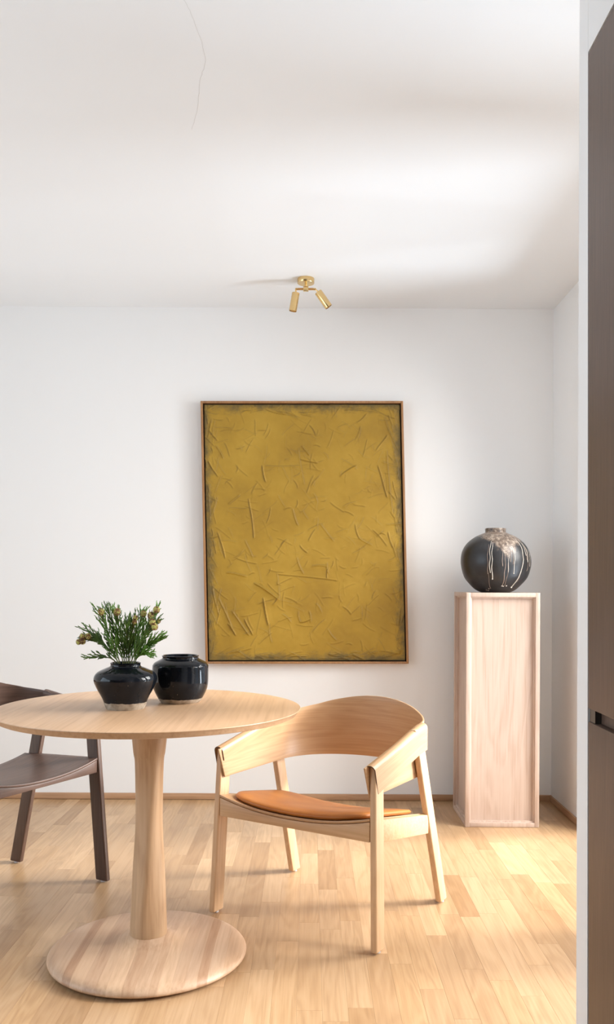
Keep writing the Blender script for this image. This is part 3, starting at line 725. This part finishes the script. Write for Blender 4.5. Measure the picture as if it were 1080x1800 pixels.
# ------------------------------------------------------------------ chairs
def chair(name, label, loc, rz, D, mv, mx, muv, cushion=False):
    root = empty(name, loc, rz, label, 'chair')
    hw, lw, ld = D['hw'], .022, .054; hf, hr, ht = D['hf'], D['hr'], D['hw']
    ff, fs = D['front']      # foot w and slope of w with height
    rf, rs_ = D['rear']
    a = hw-lw/2-.003         # shell centre line
    w0, b, wf = D['w0'], D['b'], D['wf']
    zb = D['zb']; arm = D['arm']; arc = D['arc']
    armz = lambda w: lerp(arm, w)
    def leg(sx, f0, sl, ztop, hfoot, htop):
        bm = bmesh.new(); pts = []
        for z in (.005, ztop):
            wc = f0+sl*z; hw = hfoot+(htop-hfoot)*z/ztop
            pts += [(sx*hw-lw/2, wc-ld/2, z), (sx*hw+lw/2, wc-ld/2, z), (sx*hw+lw/2, wc+ld/2, z), (sx*hw-lw/2, wc+ld/2, z)]
        hexa(bm, pts); bevel(bm, .0055, 3); lg = make('leg', bm, mv, root)
        bm = bmesh.new(); tube(bm, [(sx*hfoot, f0+sl*.003, 0.0005), (sx*hfoot, f0+sl*.003, .0056)], .0085, 20)
        make('foot_glide', bm, m_glide, lg)
    for sx in (-1, 1):
        leg(sx, ff, fs, armz(ff+fs*.5)-.004, hf, ht); leg(sx, rf, rs_, armz(rf+rs_*.55)-.006, hr, ht)
    # back and arm shell: one bent sheet
    half = [(a, wf+(w0-wf)*k/14) for k in range(14)]
    nn = D.get('n', 2.3)
    for k in range(25):
        th = k/24*pi/2; half.append((a*cos(th)**(2/nn) if k < 24 else 0, w0+b*sin(th)**(2/nn)))
    hz = [armz(p[1]) for p in half[:14]] + [lerp(arc, k/24*90) for k in range(25)]
    path = half + [(-p[0], p[1]) for p in half[-2::-1]]; zt = hz + hz[-2::-1]
    N = len(path); s = [0]
    for i in range(1, N): s.append(s[-1]+math.hypot(path[i][0]-path[i-1][0], path[i][1]-path[i-1][1]))
    A, B, UV = [], [], []; th_ = .003; nt_ = 10
    for i, (u, w_) in enumerate(path):
        p, q = path[max(i-1, 0)], path[min(i+1, N-1)]; tx, ty = q[0]-p[0], q[1]-p[1]; l = math.hypot(tx, ty); nx, ny = ty/l, -tx/l
        ra, rb, ru = [], [], []
        e = min(s[i], s[-1]-s[i])
        for j in range(nt_+1):
            t = j/nt_; z = zb+(zt[i]-.0035-zb)*t
            sh = -D['lean']*t*max(0, 1-e/.16) + .010*max(0, 1-e/.05)*0
            ra.append((u+nx*th_, w_+ny*th_+sh, z)); rb.append((u-nx*th_, w_-ny*th_+sh, z)); ru.append((s[i], z))
        A.append(ra); B.append(rb); UV.append(ru)
    bm = bmesh.new(); grid_solid(bm, A, B, UV); bevel(bm, .0012, 2, 60); make('back_shell', bm, muv, root, smooth=45)
    # folded cover over each arm
    for sx in (-1, 1):
        ui, uo = a-.003-.0032, hw+lw/2+.0032; tk = .003
        A, B, UV = [], [], []
        K = 22; c0, c1 = D['cover']
        for i in range(K+1):
            w_ = c0+(c1-c0)*i/K; zt_ = armz(w_)+.003; r = (uo-ui)/2-.0005; zo = lerp(D['flap'], w_)
            zi = zt_-.048
            sec = [(ui, zi)] + [(ui, zi+(zt_-r-zi)*k/4) for k in range(1, 5)]
            sec += [((ui+uo)/2-r*cos(k/8*pi), zt_-r+r*sin(k/8*pi)*.9) for k in range(1, 8)]
            sec += [(uo, zt_-r+(zo-zt_+r)*k/6) for k in range(0, 7)]
            ra, rb, ru = [], [], []; d = 0
            for k, (u, z) in enumerate(sec):
                p, q = sec[max(k-1, 0)], sec[min(k+1, len(sec)-1)]; tx, tz = q[0]-p[0], q[1]-p[1]; l = math.hypot(tx, tz)+1e-9
                nx, nz = -tz/l, tx/l
                if k: d += math.hypot(u-sec[k-1][0], z-sec[k-1][1])
                sh = -D['lean']*.8*max(0, (z-zb)/(zt_-zb))*max(0, 1-(w_-c0)/.16)
                ra.append((sx*(u+nx*0), w_+sh, z)); rb.append((sx*(u-nx*tk), w_+sh, z-nz*tk)); ru.append((w_, d))
            A.append(ra); B.append(rb); UV.append(ru)
        bm = bmesh.new(); grid_solid(bm, A, B, UV); make('arm_cover', bm, muv, root, smooth=40)
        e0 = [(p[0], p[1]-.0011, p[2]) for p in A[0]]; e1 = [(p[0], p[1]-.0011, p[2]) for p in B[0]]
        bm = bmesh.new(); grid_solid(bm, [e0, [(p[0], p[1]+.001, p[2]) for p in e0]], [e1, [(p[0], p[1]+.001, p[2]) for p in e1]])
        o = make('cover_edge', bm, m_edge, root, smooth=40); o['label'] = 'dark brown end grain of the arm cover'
    # seat frame
    sz, tilt = D['seat_z'], D['tilt']; dip = D['dip']; rb_ = D['rail_h']
    side = lambda w_: sz-tilt*(w_-ff)
    ws0, ws1 = D['seat_w']; hw = ht+(hf-ht)*.3; us = hw-lw/2
    plyt = .008
    ztop = lambda u, w_: side(w_)-dip*(1-min(1, (abs(u)/us))**2.2)
    for sx in (-1, 1):
        bm = bmesh.new(); y0 = ff+fs*side(ff)+ld/2-.004; y1 = rf+rs_*side(rf)-ld/2+.004
        hexa(bm, [(sx*hw-lw/2+.0006, y0, side(y0)-plyt-rb_), (sx*hw+lw/2-.0006, y0, side(y0)-plyt-rb_), (sx*hw+lw/2-.0006, y1, side(y1)-plyt-rb_*.92), (sx*hw-lw/2+.0006, y1, side(y1)-plyt-rb_*.92),
                  (sx*hw-lw/2+.0006, y0, side(y0)-plyt*.3), (sx*hw+lw/2-.0006, y0, side(y0)-plyt*.3), (sx*hw+lw/2-.0006, y1, side(y1)-plyt*.3), (sx*hw-lw/2+.0006, y1, side(y1)-plyt*.3)])
        bevel(bm, .0025, 2); make('side_rail', bm, mx, root)
    for nm, wc in (('front_rail', ws0+.012), ('back_rail', rf+rs_*.33+.004)):
        A, B = [], []
        for i in range(25):
            u = -us+.0004+(2*us-.0008)*i/24; zt_ = ztop(u, wc)-plyt-.0005
            z0 = min(side(wc)-plyt-rb_, zt_-.012)
            A.append([(u, wc-.010, z0), (u, wc-.010, zt_)]); B.append([(u, wc+.010, z0), (u, wc+.010, zt_)])
        bm = bmesh.new(); grid_solid(bm, A, B); bevel(bm, .002, 2, 50); make(nm, bm, mx, root)
    A, B, UV = [], [], []
    for i in range(33):
        u = -us-.0+(2*us)*i/32; ra, rb2, ru = [], [], []
        for j in range(15):
            w_ = ws0+(ws1-ws0)*j/14; z = ztop(u, w_); ra.append((u, w_, z)); rb2.append((u, w_, z-plyt)); ru.append((u, w_))
        A.append(ra); B.append(rb2); UV.append(ru)
    bm = bmesh.new(); grid_solid(bm, A, B, UV); bevel(bm, .002, 2, 60); seat = make('seat', bm, muv, root, smooth=40)
    if cushion:
        NR, NA = 18, 96; hu, h0, h1 = us-.014, ws0+.008, ws1-.004; cm, hm = (h0+h1)/2, (h1-h0)/2; tk = .026
        bm = bmesh.new(); prev = None; c = bm.verts.new((0, cm, ztop(0, cm)+tk*1.05)); rings = []
        prof = [(k/NR, 1) for k in range(1, NR+1)]
        sec = []
        for k in range(1, NR): f = k/NR*.96; sec.append((f, .25+.80*(1-f**6)**.5 if f < 1 else .25))
        sec += [(.985, .62), (1.0, .42), (1.0, .26), (.985, .10), (.96, .04)]
        for f, h in sec:
            ring = []
            for q in range(NA):
                t = 2*pi*q/NA; ex = 2/5.0
                u = hu*f*(abs(cos(t))**ex)*(1 if cos(t) > 0 else -1); w_ = cm+hm*f*(abs(sin(t))**ex)*(1 if sin(t) > 0 else -1)
                ring.append(bm.verts.new((u, w_, ztop(u, w_)+.0006+tk*h)))
            rings.append(ring)
        for q in range(NA): bm.faces.new((c, rings[0][q], rings[0][(q+1) % NA]))
        for X, Y in zip(rings, rings[1:]):
            for q in range(NA): bm.faces.new((X[q], Y[q], Y[(q+1) % NA], X[(q+1) % NA]))
        bm.faces.new(rings[-1])
        o = make('seat_pad', bm, m_leather, root, smooth=60); o['label'] = 'cognac leather seat pad'
        bm = bmesh.new(); pts = [tuple(rings_co) for rings_co in []]
        # piping seam around the pad
        loop = []
        for q in range(NA+1):
            t = 2*pi*q/NA; ex = 2/5.0
            u = (hu+.0006)*(abs(cos(t))**ex)*(1 if cos(t) > 0 else -1); w_ = cm+(hm+.0006)*(abs(sin(t))**ex)*(1 if sin(t) > 0 else -1)
            loop.append((u, w_, ztop(u, w_)+.0095))
        tube(bm, loop, .0013, 6); make('seam', bm, m_leather, o)
    return root

LOUNGE = dict(hw=.2855, hf=.302, hr=.301, n=2.1, front=(-.247, .036), rear=(.245, -.30), w0=.10, b=.232, wf=-.245, zb=.455,
              arm=[(-.29,.544),(-.11,.586),(.07,.628),(.12,.633)], arc=[(0,.633),(25,.638),(40,.648),(55,.664),(70,.677),(82,.6835),(90,.6845)], lean=.036,
              cover=(-.238,.120), flap=[(-.24,.470),(.05,.537),(.12,.546)],
              seat_z=.396, tilt=.18, dip=.034, rail_h=.062, seat_w=(-.262, .150))
chair('lounge_armchair', 'pale oak armchair with cognac leather seat pad in front of the painting', (.0784, 2.9437, 0), R(-31.3), LOUNGE, m_oak, m_oak_x, m_oak_uv, True)
DINING = dict(hw=.256, hf=.264, hr=.266, front=(-.219, .085), rear=(.227, -.24), w0=.04, b=.21, wf=-.19, zb=.575,
              arm=[(-.20,.648),(-.05,.672),(.06,.690)], arc=[(0,.690),(25,.70),(45,.715),(65,.735),(80,.7435),(90,.745)], lean=.02,
              cover=(-.18,.060), flap=[(-.18,.60),(.06,.62)],
              seat_z=.457, tilt=.045, dip=.030, rail_h=.046, seat_w=(-.205, .165))
chair('dining_armchair', 'dark brown stained oak armchair behind the table at the left edge', (-1.073, 3.05, 0), R(61.7), DINING, m_dark, m_dark_x, m_dark_uv, False)

# ------------------------------------------------------------------ tall cabinets in the partition
def cabinet(y_far_b, y_far_t, y_near, label):
    root = empty('tall_cabinet', (PX, (y_near+y_far_b)/2, 0), 0, label, 'cabinet')
    ox, oy = PX, (y_near+y_far_b)/2
    yf = lambda z: y_far_b+(y_far_t-y_far_b)*z/2.25
    def slab(name, x0, x1, z0, z1, mat, ya=None, yb=None, par=None, bv=.0015):
        bm = bmesh.new(); pts = []
        for z in (z0, z1):
            yn = y_near if ya is None else ya; y2 = yf(z) if yb is None else yb
            pts += [(x0-ox, yn-oy, z), (x1-ox, yn-oy, z), (x1-ox, y2-oy, z), (x0-ox, y2-oy, z)]
        hexa(bm, pts)
        if bv: bevel(bm, bv, 2)
        return make(name, bm, mat, par or root)
    g = .0012
    slab('door', PX, PX+.020, .833, 2.254, m_cab)
    slab('door', PX, PX+.020, .102, .805, m_cab)
    slab('carcass', PX+.0225, XR-.003, .10, 2.254, m_cab)
    slab('plinth', PX+.05, PX+.068, .0006, .098, m_metal)
    slab('grip_channel', PX+.0165, PX+.0222, .8056, .8325, m_cab, bv=0)
    slab('channel_end', PX+.003, PX+.0162, .8056, .8325, m_metal, ya=yf(.82)-.036, yb=yf(.82)-.001, bv=0)
cabinet(1.8425, 1.8805, 1.2425, 'brown wood-grain tall cabinet at the right edge with a recessed grip gap')
